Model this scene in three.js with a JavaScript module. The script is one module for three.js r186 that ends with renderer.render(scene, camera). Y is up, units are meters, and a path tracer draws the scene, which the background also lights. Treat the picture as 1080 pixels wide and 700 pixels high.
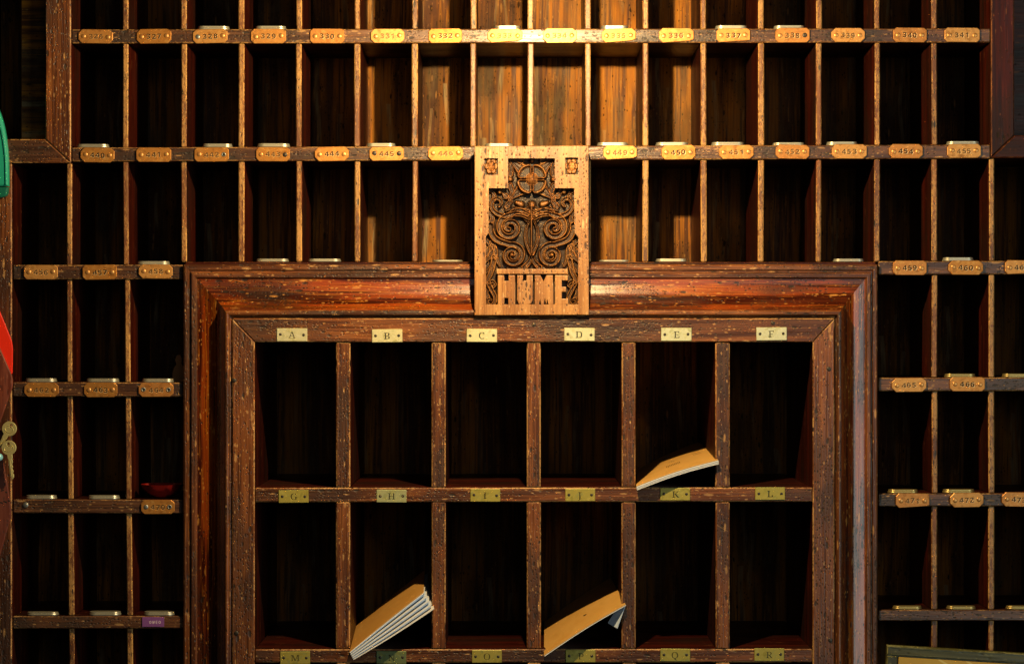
import * as THREE from 'three';
import { RectAreaLightUniformsLib } from 'three/addons/lights/RectAreaLightUniformsLib.js';
import { mergeGeometries, toCreasedNormals } from 'three/addons/utils/BufferGeometryUtils.js';
import { RoundedBoxGeometry } from 'three/addons/geometries/RoundedBoxGeometry.js';

// ---------------------------------------------------------------- camera, light, exposure
const D = 2.66;                                   // camera distance from the front of the rack (metres)
const scene = new THREE.Scene();
scene.background = new THREE.Color(0x000000);
const camera = new THREE.PerspectiveCamera(2 * Math.atan(0.35 / D) * 180 / Math.PI, 1080 / 700, 0.05, 30);
camera.position.set(0, 0, D);
camera.lookAt(0, 0, 0);
const renderer = new THREE.WebGLRenderer({ antialias: true });
renderer.setSize(1024, 663);
renderer.toneMapping = THREE.LinearToneMapping;
renderer.toneMappingExposure = 1.0;
renderer.shadowMap.enabled = true;
RectAreaLightUniformsLib.init();

const LAMP = new THREE.Vector3(0.036, 0.334, 0.418);     // small bare bulb of a picture light, just above the frame
const lampColor = new THREE.Color().setRGB(1.0, 0.71, 0.34);
const lamp = new THREE.PointLight(lampColor, 1.9, 0, 2);
lamp.position.copy(LAMP);
lamp.castShadow = true; lamp.shadow.radius = 0.32;
scene.add(lamp);

function panelLight(name, label, pos, target, w, h, color, nits) {
  const g = new THREE.Group(); g.name = name; g.position.copy(pos); g.lookAt(target); scene.add(g);
  g.userData = { label, category: 'window' };
  const frameMat = new THREE.MeshStandardMaterial({ color: new THREE.Color().setRGB(0.5, 0.48, 0.44), roughness: 0.6 });
  const pane = new THREE.Mesh(new THREE.BoxGeometry(w, h, 0.01),
    new THREE.MeshStandardMaterial({ color: 0x000000, roughness: 1, emissive: color, emissiveIntensity: nits * 0.02 }));
  pane.name = 'pane'; pane.position.z = -0.02; g.add(pane);
  const t = 0.05;
  for (const [x, y, ww, hh] of [[0, h / 2 + t / 2, w + 2 * t, t], [0, -h / 2 - t / 2, w + 2 * t, t], [-w / 2 - t / 2, 0, t, h], [w / 2 + t / 2, 0, t, h]]) {
    const b = new THREE.Mesh(new RoundedBoxGeometry(ww, hh, 0.04, 1, 0.004), frameMat); b.name = 'frame_bar'; b.position.set(x, y, -0.02); g.add(b);
  }
  const l = new THREE.RectAreaLight(color, nits, w, h);
  l.position.copy(pos).addScaledVector(target.clone().sub(pos).normalize(), 0.005); l.lookAt(target); scene.add(l);
  return g;
}
panelLight('side_window', 'tall cool daylight window standing to the right of the rack', new THREE.Vector3(1.72, -0.12, 2.25), new THREE.Vector3(0.38, -0.1, 0), 1.25, 1.7, new THREE.Color().setRGB(0.86, 1.0, 0.94), 2.5);
panelLight('added_fill_panel', 'wide dim fill light panel added behind the viewer', new THREE.Vector3(0.5, 0.7, 3.6), new THREE.Vector3(0, 0, 0), 1.4, 1.2, new THREE.Color().setRGB(0.92, 0.96, 1.0), 0.62);  // unseen fill light, added to lift the shaded cell backs and covers

// ---------------------------------------------------------------- helpers
const X = (px, z = 0) => (px - 540) * 0.001 * (D - z) / D;
const Y = (py, z = 0) => (350 - py) * 0.001 * (D - z) / D;
const P = (px, py, z = 0) => new THREE.Vector3(X(px, z), Y(py, z), z);
let seed = 20240611;
function rnd() { seed = (seed + 0x6D2B79F5) | 0; let t = Math.imul(seed ^ (seed >>> 15), 1 | seed); t = (t + Math.imul(t ^ (t >>> 7), 61 | t)) ^ t; return ((t ^ (t >>> 14)) >>> 0) / 4294967296; }
const rr = (a, b) => a + (b - a) * rnd();
const clamp = (x, a = 0, b = 1) => Math.min(b, Math.max(a, x));
const sstep = (a, b, x) => { const t = clamp((x - a) / (b - a)); return t * t * (3 - 2 * t); };
const mix = (a, b, t) => a + (b - a) * t;
const mix3 = (a, b, t) => [mix(a[0], b[0], t), mix(a[1], b[1], t), mix(a[2], b[2], t)];
const LAT = new Float32Array(65536); for (let i = 0; i < 65536; i++) LAT[i] = rnd();
function vn(x, y) {
  const xi = Math.floor(x), yi = Math.floor(y); let fx = x - xi, fy = y - yi; fx = fx * fx * (3 - 2 * fx); fy = fy * fy * (3 - 2 * fy);
  const x0 = xi & 255, x1 = (xi + 1) & 255, y0 = (yi & 255) << 8, y1 = ((yi + 1) & 255) << 8;
  const a = LAT[x0 | y0], b = LAT[x1 | y0], c = LAT[x0 | y1], d = LAT[x1 | y1];
  return a + (b - a) * fx + (c - a) * fy + (a - b - c + d) * fx * fy;
}
function fbm(x, y, o = 4) { let s = 0, a = 0.5, n = 0; for (let i = 0; i < o; i++) { s += a * vn(x, y); n += a; a *= 0.5; x = x * 2.03 + 17.3; y = y * 2.03 + 9.1; } return s / n; }
const ENC = new Uint8Array(8193); for (let i = 0; i <= 8192; i++) { const v = (i / 8192) ** 2; ENC[i] = 255 * (v <= 0.0031308 ? 12.92 * v : 1.055 * Math.pow(v, 1 / 2.4) - 0.055); }
const enc = (v) => ENC[(Math.sqrt(v < 0 ? 0 : v > 1 ? 1 : v) * 8192) | 0];
// fn(u, v) in 0..1 -> [r, g, b (linear), height 0..1, roughness 0..1]
function makeTex(w, h, fn) {
  const c = new Uint8Array(w * h * 4), b = new Uint8Array(w * h * 4);
  for (let j = 0; j < h; j++) for (let i = 0; i < w; i++) {
    const o = fn((i + 0.5) / w, (j + 0.5) / h), k = (j * w + i) * 4;
    c[k] = enc(o[0]); c[k + 1] = enc(o[1]); c[k + 2] = enc(o[2]); c[k + 3] = 255;
    b[k] = 255 * clamp(o[3]); b[k + 1] = 255 * clamp(o[4]); b[k + 2] = 0; b[k + 3] = 255;
  }
  const mk = (d, srgb) => { const t = new THREE.DataTexture(d, w, h, THREE.RGBAFormat); t.magFilter = THREE.LinearFilter; t.minFilter = THREE.LinearMipmapLinearFilter; t.generateMipmaps = true; t.wrapS = t.wrapT = THREE.RepeatWrapping; if (srgb) t.colorSpace = THREE.SRGBColorSpace; t.needsUpdate = true; return t; };
  return { map: mk(c, true), aux: mk(b, false) };
}
const MU = 0.4, MV = 1.24;    // metres covered by a wood texture, across and along the grain
// u < .75 plain board, .76-.87 worn front edges, .88-1 rubbed arrises
function hash2(a, b, k) { let h = Math.imul(a, 374761393) + Math.imul(b, 668265263) + Math.imul(k | 0, 1274126177); h = Math.imul(h ^ (h >>> 13), 1274126177); h ^= h >>> 16; return (h >>> 0) / 4294967296; }
function fleck(x, y, k, prob, asp = 1) {       // scattered small irregular marks, -> 0..1
  x += 0.35 * Math.sin(y * 0.37 + k); const xi = Math.floor(x); y += 7.3 * hash2(xi, 3, k) ; const yi = Math.floor(y);
  if (hash2(xi, yi, k) > prob) return 0;
  const h2 = hash2(xi, yi, k + 50), h3 = hash2(xi, yi, k + 90), r = 0.07 + 0.2 * h3 * h3, m = r * 1.2, my = Math.min(0.48, m * asp);
  const dx = x - xi - mix(m, 1 - m, h2), dy = (y - yi - mix(my, 1 - my, hash2(xi, yi, k + 7))) / asp;
  const d = (Math.sqrt(dx * dx + dy * dy) + 0.05 * (vn(x * 9, y * 9) - 0.5)) / r; return d > 1.2 ? 0 : 1 - sstep(0.6, 1.2, d);
}
function woodTex(o) {
  const sx = o.sx || 0, W = o.small ? 320 : o.half ? 512 : 1024, H = o.small ? 640 : o.half ? 1024 : 2048;
  const sc = new Float32Array(W * H);
  for (let n = 0; n < (o.scratches || 0); n++) {
    let x = rnd() * W, y = rnd() * H, a = Math.PI / 2 + rr(-0.5, 0.5) * (rnd() < 0.75 ? 0.5 : 3), L = rr(2, 9) * (rnd() < 0.06 ? 4 : 1), s = rnd() < 0.5 ? 1 : -1;
    const dx = Math.cos(a), dy = Math.sin(a) * 0.65;
    for (let k = 0; k < L; k++) { x += dx + rr(-0.3, 0.3); y += dy; const xi = (x | 0), yi = (y | 0); if (xi < 0 || yi < 0 || xi >= W || yi >= H) break; sc[yi * W + xi] = s * rr(0.3, 1); }
  }
  const gk = o.contrast ?? 1;
  return makeTex(W, H, (uu, vv) => {
    const u = uu * MU, v = vv * MV;
    const wx = u + 0.010 * (vn(u * 14 + sx, v * 3) - 0.5);
    const ring = fbm(wx * 110 + sx, v * 3.4, 3);
    const fib = vn(wx * 1300 + sx, v * 40), fib2 = vn(wx * 520 + 40, v * 18);
    const blot = fbm(u * 26 + sx * 2, v * 15 + 5, 3);
    let c = mix3(o.dark, o.base, sstep(0.5 - 0.2 / gk, 0.5 + 0.22 / gk, ring * 0.6 + fib2 * 0.4));
    c = mix3(c, o.light, sstep(0.52, 0.8, ring * 0.4 + fib * 0.6) * (o.lightAmt ?? 0.6));
    c = mix3(c, o.dirt, sstep(0.48, 0.70, blot * 0.8 + fib2 * 0.2) * (o.grime ?? 0.5));
    const pore = sstep(0.72, 0.9, fib * 0.7 + fib2 * 0.3) * 0.6; c = mix3(c, o.dirt, pore);
    let h = 0.6 + 0.2 * (fib - 0.5) + 0.12 * (ring - 0.5) - 0.3 * pore, r = (o.rough ?? 0.42) + 0.24 * (blot - 0.5) + 0.16 * (fib2 - 0.5);
    const clus = sstep(0.38, 0.62, blot);
    const pit = Math.max(fleck(u * 330, v * 260, 1 + sx, (o.pits ?? 0.3) * (0.3 + clus), 1.4), fleck(u * 170 + 0.4, v * 110, 4 + sx, (o.pits ?? 0.3) * 0.7 * clus, 1.7));
    c = mix3(c, o.pit || o.dirt, pit * 0.92); h -= 0.45 * pit; r += 0.25 * pit;
    const chip = Math.max(fleck(u * 300 + 7, v * 200, 9 + sx, (o.chips ?? 0.15) * (1.4 - clus), 1.5), fleck(u * 190 + 3, v * 90, 12 + sx, (o.chips ?? 0.15) * 0.5, 1.9)) * (0.4 + 0.6 * fib);
    c = mix3(c, o.worn, chip * 0.85); r += 0.12 * chip; h -= 0.15 * chip;
    const s = sc[Math.min(H - 1, vv * H | 0) * W + Math.min(W - 1, uu * W | 0)];
    if (s > 0) c = mix3(c, o.worn, s * 0.6); else if (s < 0) { c = mix3(c, o.dirt, -s * 0.85); h -= 0.25; }
    if (o.stain) { const st = o.stain(u, v); c = mix3(c, st[1], st[0]); r += 0.15 * st[0]; }
    if (uu > 0.757) {                       // worn front / rubbed arris zones
      const edge = uu > 0.877;
      const patch = fbm(u * 120 + 3, v * 34 + sx, 3), fine = vn(u * 700, v * 300) * 0.5 + vn(u * 1500, v * 900) * 0.5, along = fbm(3.3 + sx, v * 14, 3);
      const amt = edge ? sstep(0.44, 0.60, patch * 0.4 + fine * 0.3 + along * 0.32) * 0.95 : sstep(0.42, 0.68, patch * 0.4 + fine * 0.35 + along * 0.3) * (o.frontWear ?? 0.75);
      c = mix3(mix3(c, o.base, 0.35), o.worn, amt);
      c = mix3(c, o.dirt, Math.max(sstep(0.62, 0.78, fine * 0.6 + patch * 0.42) * 0.75, pit));
      h = 0.6 + 0.4 * (fine - 0.5) - 0.3 * pit; r = (o.rough ?? 0.42) + 0.12;
    }
    return [c[0], c[1], c[2], h, r];
  });
}
function matOf(t, p = {}) {
  return new THREE.MeshPhysicalMaterial({ map: t.map, bumpMap: t.aux, bumpScale: p.bump ?? 0.0006, roughnessMap: t.aux, roughness: 1, metalness: 0, side: THREE.DoubleSide, ...p.extra });
}
// grey dusty smears and drips running down the boards at the back
const dripSeed = Array.from({ length: 230 }, () => [rnd() * 0.3, rnd() * MV, rr(0.0012, 0.0035), rr(0.03, 0.11), rnd()]);
const dripBins = Array.from({ length: 400 }, (_, i) => dripSeed.filter(d => Math.abs(d[0] - (i + 0.5) / 1000) < d[2] * 1.3 + 0.003));
function backStain(u, v) {
  const sm = fbm(u * 70 + 5, v * 26, 3), cell = vn(u * 30 + 50, v * 13);
  const a = sstep(0.52, 0.66, sm * 0.6 + cell * 0.42) * 0.34 * (0.3 + 0.7 * vn(u * 600, v * 160)); let b = 0;
  for (const d of dripBins[Math.min(399, u * 1000 | 0)]) {
    const dx = Math.abs(u + 0.0018 * Math.sin(v * 60 + d[4] * 9) - d[0]); if (dx > d[2] * 1.3) continue;
    const k = (d[1] - v) / d[3]; if (k < 0 || k > 1) continue;
    b = Math.max(b, sstep(1.2, 0.5, dx / d[2]) * sstep(1, 0.7, k) * (0.2 + 0.8 * vn(u * 900, v * 90)) * 0.7 * d[4]);
  }
  return b > a ? [b, [0.40, 0.32, 0.17]] : [a, [0.17, 0.135, 0.065]];
}
const T = {
  cab: woodTex({ sx: 1, base: [0.19, 0.062, 0.014], dark: [0.07, 0.02, 0.006], light: [0.30, 0.11, 0.026], worn: [0.56, 0.30, 0.085], dirt: [0.024, 0.013, 0.007], scratches: 900, grime: 0.45, rough: 0.4, frontWear: 0.7, chips: 0.2, pits: 0.3 }),
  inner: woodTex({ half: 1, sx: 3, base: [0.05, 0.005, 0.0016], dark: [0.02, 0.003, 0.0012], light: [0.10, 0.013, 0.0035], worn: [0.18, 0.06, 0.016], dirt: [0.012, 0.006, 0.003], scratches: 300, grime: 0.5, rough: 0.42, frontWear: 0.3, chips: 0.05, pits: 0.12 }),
  shelf: woodTex({ sx: 5, base: [0.13, 0.05, 0.019], dark: [0.05, 0.02, 0.01], light: [0.21, 0.085, 0.03], worn: [0.46, 0.25, 0.085], dirt: [0.018, 0.012, 0.008], scratches: 4200, grime: 0.75, rough: 0.4, frontWear: 0.3, chips: 0.3, pits: 0.6 }),
  frame: woodTex({ sx: 9, base: [0.20, 0.060, 0.014], dark: [0.06, 0.018, 0.006], light: [0.32, 0.115, 0.028], worn: [0.54, 0.29, 0.10], dirt: [0.022, 0.011, 0.006], scratches: 6000, grime: 0.62, rough: 0.40, chips: 0.26, pits: 0.55 }),
  mould: woodTex({ sx: 13, base: [0.24, 0.038, 0.004], dark: [0.04, 0.006, 0.002], light: [0.46, 0.14, 0.010], worn: [0.55, 0.24, 0.05], dirt: [0.012, 0.006, 0.003], scratches: 4200, grime: 0.65, rough: 0.34, chips: 0.26, pits: 0.55, contrast: 1.5 }),
  back: woodTex({ sx: 21, base: [0.40, 0.14, 0.007], dark: [0.075, 0.022, 0.003], light: [0.58, 0.24, 0.014], worn: [0.36, 0.18, 0.05], dirt: [0.022, 0.011, 0.005], scratches: 500, grime: 0.6, rough: 0.6, chips: 0.1, pits: 0.3, stain: backStain, contrast: 1.3 }),
  plaque: woodTex({ sx: 33, base: [0.43, 0.20, 0.058], dark: [0.26, 0.105, 0.03], light: [0.55, 0.29, 0.10], worn: [0.64, 0.38, 0.17], dirt: [0.06, 0.026, 0.012], scratches: 1500, grime: 0.25, rough: 0.42, chips: 0.25, pits: 0.5, pit: [0.04, 0.016, 0.009] }),
};
const M = {
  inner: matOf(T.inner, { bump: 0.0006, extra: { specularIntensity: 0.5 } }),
  cab: matOf(T.cab, { bump: 0.0007, extra: { clearcoat: 0.25, clearcoatRoughness: 0.35 } }),
  shelf: matOf(T.shelf, { bump: 0.0011, extra: { clearcoat: 0.35, clearcoatRoughness: 0.35 } }),
  frame: matOf(T.frame, { bump: 0.0010, extra: { clearcoat: 0.15, clearcoatRoughness: 0.3 } }),
  mould: matOf(T.mould, { bump: 0.0008, extra: { clearcoat: 1.0, clearcoatRoughness: 0.2, ior: 1.55, specularIntensity: 0.5 } }),
  back: matOf(T.back, { bump: 0.0006, extra: { specularIntensity: 0.4 } }),
  plaque: matOf(T.plaque, { bump: 0.0008, extra: { clearcoat: 0.25, clearcoatRoughness: 0.3 } }),
  nickel: new THREE.MeshStandardMaterial({ color: new THREE.Color().setRGB(0.62, 0.58, 0.44), metalness: 0.75, roughness: 0.36, side: THREE.DoubleSide }),
  brassTag: new THREE.MeshStandardMaterial({ color: new THREE.Color().setRGB(0.55, 0.42, 0.16), metalness: 0.8, roughness: 0.36, side: THREE.DoubleSide }),
  screwCopper: new THREE.MeshStandardMaterial({ color: new THREE.Color().setRGB(0.62, 0.30, 0.09), metalness: 0.7, roughness: 0.4 }),
  screwDark: new THREE.MeshStandardMaterial({ color: new THREE.Color().setRGB(0.05, 0.04, 0.03), metalness: 0.5, roughness: 0.45 }),
  screwSteel: new THREE.MeshStandardMaterial({ color: new THREE.Color().setRGB(0.3, 0.31, 0.28), metalness: 0.8, roughness: 0.4 }),
  hole: new THREE.MeshStandardMaterial({ color: new THREE.Color().setRGB(0.012, 0.009, 0.006), roughness: 0.9 }),
};
const names = {};
function numbered(n) { if (!(n in names)) { names[n] = 0; return n; } names[n]++; return n + '_' + String(names[n]).padStart(3, '0'); }
function thing(name, label, category, group) { const g = new THREE.Group(); g.name = numbered(name); g.userData = { label, category }; if (group) g.userData.group = group; scene.add(g); return g; }
function mesh(name, geo, mat, parent, label) { const m = new THREE.Mesh(geo, mat); m.name = name; m.castShadow = m.receiveShadow = true; if (label) m.userData.label = label; (parent || scene).add(m); return m; }

// collects flat quads and triangles with texture zones
class Quads {
  constructor() { this.p = []; this.n = []; this.uv = []; }
  poly(pts, uvs, out) {
    const a = new THREE.Vector3().subVectors(pts[1], pts[0]), b = new THREE.Vector3().subVectors(pts[2], pts[0]); const n = a.cross(b).normalize();
    if (n.dot(out) < 0) { pts = pts.slice().reverse(); uvs = uvs.slice().reverse(); n.negate(); }
    for (let i = 1; i + 1 < pts.length; i++) for (const k of [0, i, i + 1]) { this.p.push(pts[k].x, pts[k].y, pts[k].z); this.n.push(n.x, n.y, n.z); this.uv.push(uvs[k][0], uvs[k][1]); }
  }
  mark() { return this.p.length / 3; }
  geo() { const g = new THREE.BufferGeometry(); g.setAttribute('position', new THREE.Float32BufferAttribute(this.p, 3)); g.setAttribute('normal', new THREE.Float32BufferAttribute(this.n, 3)); g.setAttribute('uv', new THREE.Float32BufferAttribute(this.uv, 2)); return g; }
}
const AX = ['x', 'y', 'z'];
// a board: chamfered block with rubbed arrises. grain axis 0/1/2
function board(w, h, d, c, grain, frontZone = 'main') {
  const q = new Quads(), half = [w / 2, h / 2, d / 2];
  const ext = [w, h, d];
  const u0 = rr(0.01, Math.max(0.011, 0.29 - Math.max(...ext.filter((_, i) => i !== grain)))), v0 = rr(0.01, Math.max(0.011, MV - 0.02 - ext[grain]));
  const zu = 0.765 + rr(0, 0.05), eu = 0.89 + rr(0, 0.09);
  const V = (a) => new THREE.Vector3(a[0], a[1], a[2]);
  // front face and front arrises first (group 0), the rest after (group 1)
  let cut = 0;
  for (const pass of [0, 1]) {
    for (let a = 0; a < 3; a++) for (const s of [-1, 1]) {
      const front = a === 2 && s > 0; if (front !== (pass === 0)) continue;
      const [b, e] = [(a + 1) % 3, (a + 2) % 3], pts = [], uvs = [];
      let gu, gv; if (a === grain) { gu = b; gv = e; } else { gv = grain; gu = 3 - a - grain; }
      const worn = front && frontZone === 'worn';
      for (const [i, j] of [[-1, -1], [1, -1], [1, 1], [-1, 1]]) {
        const p = [0, 0, 0]; p[a] = s * half[a]; p[b] = i * (half[b] - c); p[e] = j * (half[e] - c);
        pts.push(V(p)); uvs.push([worn ? zu + (p[gu] + half[gu]) / MU : (u0 + p[gu] + half[gu]) / MU, (v0 + p[gv] + half[gv]) / MV]);
      }
      const o = [0, 0, 0]; o[a] = s; q.poly(pts, uvs, V(o));
    }
    for (let e = 0; e < 3; e++) { const a = (e + 1) % 3, b = (e + 2) % 3;
      for (const sa of [-1, 1]) for (const sb of [-1, 1]) {
        const front = (a === 2 && sa > 0) || (b === 2 && sb > 0); if (front !== (pass === 0)) continue;
        const pts = [], uvs = [], mk = (pa, pb, pe, u) => { const p = [0, 0, 0]; p[a] = pa; p[b] = pb; p[e] = pe; pts.push(V(p)); uvs.push([u, (v0 + pe + half[e]) / MV]); };
        const E = half[e] - c, uj = eu + rr(-0.004, 0.004);
        mk(sa * half[a], sb * (half[b] - c), -E, uj); mk(sa * (half[a] - c), sb * half[b], -E, uj + c * 1.4 / MU); mk(sa * (half[a] - c), sb * half[b], E, uj + c * 1.4 / MU); mk(sa * half[a], sb * (half[b] - c), E, uj);
        const o = [0, 0, 0]; o[a] = sa; o[b] = sb; q.poly(pts, uvs, V(o));
      } }
    for (const i of [-1, 1]) for (const j of [-1, 1]) for (const k of [-1, 1]) {
      if ((k > 0) !== (pass === 0)) continue;
      const [a, b, e] = half; const pts = [V([i * a, j * (b - c), k * (e - c)]), V([i * (a - c), j * b, k * (e - c)]), V([i * (a - c), j * (b - c), k * e])];
      q.poly(pts, pts.map(() => [eu, v0 / MV]), V([i, j, k]));
    }
    if (!pass) cut = q.mark();
  }
  const g = q.geo(); g.addGroup(0, cut, 0); g.addGroup(cut, q.mark() - cut, 1); return g;
}
// prism of a convex polygon (x, y) between z0 and z1 with chamfered front edge
function bevelPrism(pts, z0, z1, c, grain) {
  const q = new Quads(), n = pts.length, cx = pts.reduce((s, p) => s + p[0], 0) / n, cy = pts.reduce((s, p) => s + p[1], 0) / n;
  const u0 = rr(0.01, 0.2), v0 = rr(0.01, 0.2), eu = rr(0.89, 0.97);
  const minx = Math.min(...pts.map(p => p[0])), miny = Math.min(...pts.map(p => p[1]));
  const uvf = (x, y) => grain === 0 ? [(u0 + y - miny) / MU, (v0 + x - minx) / MV] : [(u0 + x - minx) / MU, (v0 + y - miny) / MV];
  const area = pts.reduce((s, p, i) => { const r = pts[(i + 1) % n]; return s + p[0] * r[1] - r[0] * p[1]; }, 0); const sg = Math.sign(area);
  const ins = pts.map((p, i) => { const a = pts[(i + n - 1) % n], b = pts[(i + 1) % n];
    const d1 = new THREE.Vector2(p[0] - a[0], p[1] - a[1]).normalize(), d2 = new THREE.Vector2(b[0] - p[0], b[1] - p[1]).normalize();
    const n1 = new THREE.Vector2(-d1.y * sg, d1.x * sg), n2 = new THREE.Vector2(-d2.y * sg, d2.x * sg); const m = n1.clone().add(n2).normalize(); const k = c / Math.max(0.3, m.dot(n1));
    return [p[0] + m.x * k, p[1] + m.y * k]; });
  const v3 = (p, z) => new THREE.Vector3(p[0], p[1], z);
  q.poly(ins.map(p => v3(p, z1)), ins.map(p => uvf(p[0], p[1])), new THREE.Vector3(0, 0, 1));
  let cut = 0;
  for (const pass of [0, 1]) { if (pass) { cut = q.mark(); q.poly(pts.map(p => v3(p, z0)), pts.map(p => uvf(p[0], p[1])), new THREE.Vector3(0, 0, -1)); }
  for (let i = 0; i < n; i++) { const j = (i + 1) % n, a = pts[i], b = pts[j], L = Math.hypot(b[0] - a[0], b[1] - a[1]);
    const out = new THREE.Vector3((a[0] + b[0]) / 2 - cx, (a[1] + b[1]) / 2 - cy, 0.0);
    if (pass) q.poly([v3(a, z0), v3(b, z0), v3(b, z1 - c), v3(a, z1 - c)], [[u0 / MU, v0 / MV], [u0 / MU, (v0 + L) / MV], [(u0 + z1 - z0) / MU, (v0 + L) / MV], [(u0 + z1 - z0) / MU, v0 / MV]], out);
    else q.poly([v3(a, z1 - c), v3(b, z1 - c), v3(ins[j], z1), v3(ins[i], z1)], [[eu, v0 / MV], [eu, (v0 + L) / MV], [eu + c / MU, (v0 + L) / MV], [eu + c / MU, v0 / MV]], out.clone().normalize().add(new THREE.Vector3(0, 0, 1)));
  } }
  const g = q.geo(); g.addGroup(0, cut, 0); g.addGroup(cut, q.mark() - cut, 1); return g;
}
function boardAt(name, x0, x1, y0, y1, z0, z1, c, grain, mat, parent, zone, rotz = 0) {
  const m = mesh(name, board(Math.abs(x1 - x0), Math.abs(y1 - y0), Math.abs(z1 - z0), c, grain, zone), mat, parent);
  m.position.set((x0 + x1) / 2, (y0 + y1) / 2, (z0 + z1) / 2); m.rotation.z = rotz; return m;
}

// ---------------------------------------------------------------- the rack of small pigeonholes
const rack = thing('pigeonhole_rack', 'dark wooden rack of narrow numbered pigeonholes surrounding the framed lettered unit', 'rack');
const DEP = 0.15, BACK = -DEP;
const colsTop = [131.5, 193, 254, 314.7, 376.3, 437.5, 499.2, 559.7, 620.3, 681, 742.5, 803.2, 864.4, 926, 986.7];
// shelf: front top-left y, top-right y (pixels), thickness, from / to x
function shelf(x0, x1, yl, yr, th) {
  const a = X(x0), b = X(x1), L = b - a, ya = Y(yl), yb = Y(yr), ang = Math.atan2(yb - ya, L);
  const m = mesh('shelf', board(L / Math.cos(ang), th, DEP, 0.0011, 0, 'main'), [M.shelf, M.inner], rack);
  m.position.set((a + b) / 2, (ya + yb) / 2 - th / 2, -DEP / 2 + rr(-0.0006, 0.0004)); m.rotation.z = ang;
  return { top: (px) => mix(ya, yb, (X(px) - a) / L), bot: (px) => mix(ya, yb, (X(px) - a) / L) - th };
}
const sTop = shelf(75, 1045, -91, -92, 0.0145), sA = shelf(75, 1045, 31, 30, 0.0145), sB = shelf(75, 1045, 155.6, 152.5, 0.0145);
const sCl = shelf(13, 192.5, 279.4, 279.2, 0.015), sDl = shelf(13, 192.5, 403, 403.4, 0.0148), sEl = shelf(13, 192.5, 526.5, 527, 0.0145), sFl = shelf(13, 192.5, 649.5, 649.5, 0.0132), sGl = shelf(13, 192.5, 772, 772, 0.014);
const sCr = shelf(927, 1107.5, 275.5, 275, 0.014), sDr = shelf(927, 1107.5, 398.3, 398, 0.014), sEr = shelf(927, 1107.5, 520.5, 520, 0.0135), sFr = shelf(927, 1107.5, 643, 643, 0.0115), sGr = shelf(927, 1107.5, 766, 766, 0.014);
function divider(pxT, pxB, yT, yB) {
  const w = rr(0.0054, 0.0063), h = yT - yB, xt = X(pxT), xb = X(pxB), ang = Math.atan2(xb - xt, h);
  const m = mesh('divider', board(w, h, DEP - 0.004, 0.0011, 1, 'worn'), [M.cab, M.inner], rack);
  m.position.set((xt + xb) / 2, (yT + yB) / 2, -DEP / 2 - rr(0.0006, 0.0022)); m.rotation.z = ang;
}
const jit = () => rr(-0.4, 0.4);
const unitTop = Y(276);
for (const c of colsTop) {
  divider(c + jit(), c + jit(), sTop.bot(c), sA.top(c));
  divider(c + jit(), c + jit(), sA.bot(c), sB.top(c));
}
for (const c of [71.8, ...colsTop, 1047.5]) {
  const yT = c < 76 ? Y(172) : c > 1040 ? Y(166.5) : sB.bot(c);
  const yB = c < 190 ? sCl.top(c) : c > 927 ? sCr.top(c) : unitTop;
  divider(c + jit(), c + jit() + (c < 140 ? 0.5 : 0), yT, yB);
}
const leftRows = [[sCl, sDl], [sDl, sEl], [sEl, sFl], [sFl, sGl]], lx = [[71.8, 72.2], [72.3, 73.4], [73.2, 74.3], [74.2, 75.2]], lx2 = [[133.2, 133.9], [134, 134.8], [134.7, 136], [135.8, 136.8]];
leftRows.forEach(([a, b], i) => { divider(...lx[i], a.bot(70), b.top(70)); divider(...lx2[i], a.bot(134), b.top(134)); });
for (const [a, b] of [[sCr, sDr], [sDr, sEr], [sEr, sFr], [sFr, sGr]]) for (const c of [986.8, 1047]) divider(c + jit(), c + jit(), a.bot(c), b.top(c));
// boards at the back, one to each column
const backZ = [BACK - 0.008, BACK + 0.0005];
const bx = [75, ...colsTop, 1045];
for (let i = 0; i + 1 < bx.length; i++) {
  const lowCol = i < 2 || i >= 14;
  boardAt('back_board', X(bx[i]) + 0.0004, X(bx[i + 1]) - 0.0004, Y(-92), lowCol ? Y(790) : Y(279), backZ[0], backZ[1], 0.0006, 1, M.back, rack);
}
boardAt('back_board', X(-30), X(74.6), Y(-100), Y(790), ...backZ, 0.0006, 1, M.back, rack);
boardAt('back_board', X(1045.4), X(1112), Y(155), Y(790), ...backZ, 0.0006, 1, M.back, rack);
boardAt('case_side', X(1108), X(1122), Y(166.8), Y(790), BACK - 0.008, 0.001, 0.001, 1, M.inner, rack);
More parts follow.
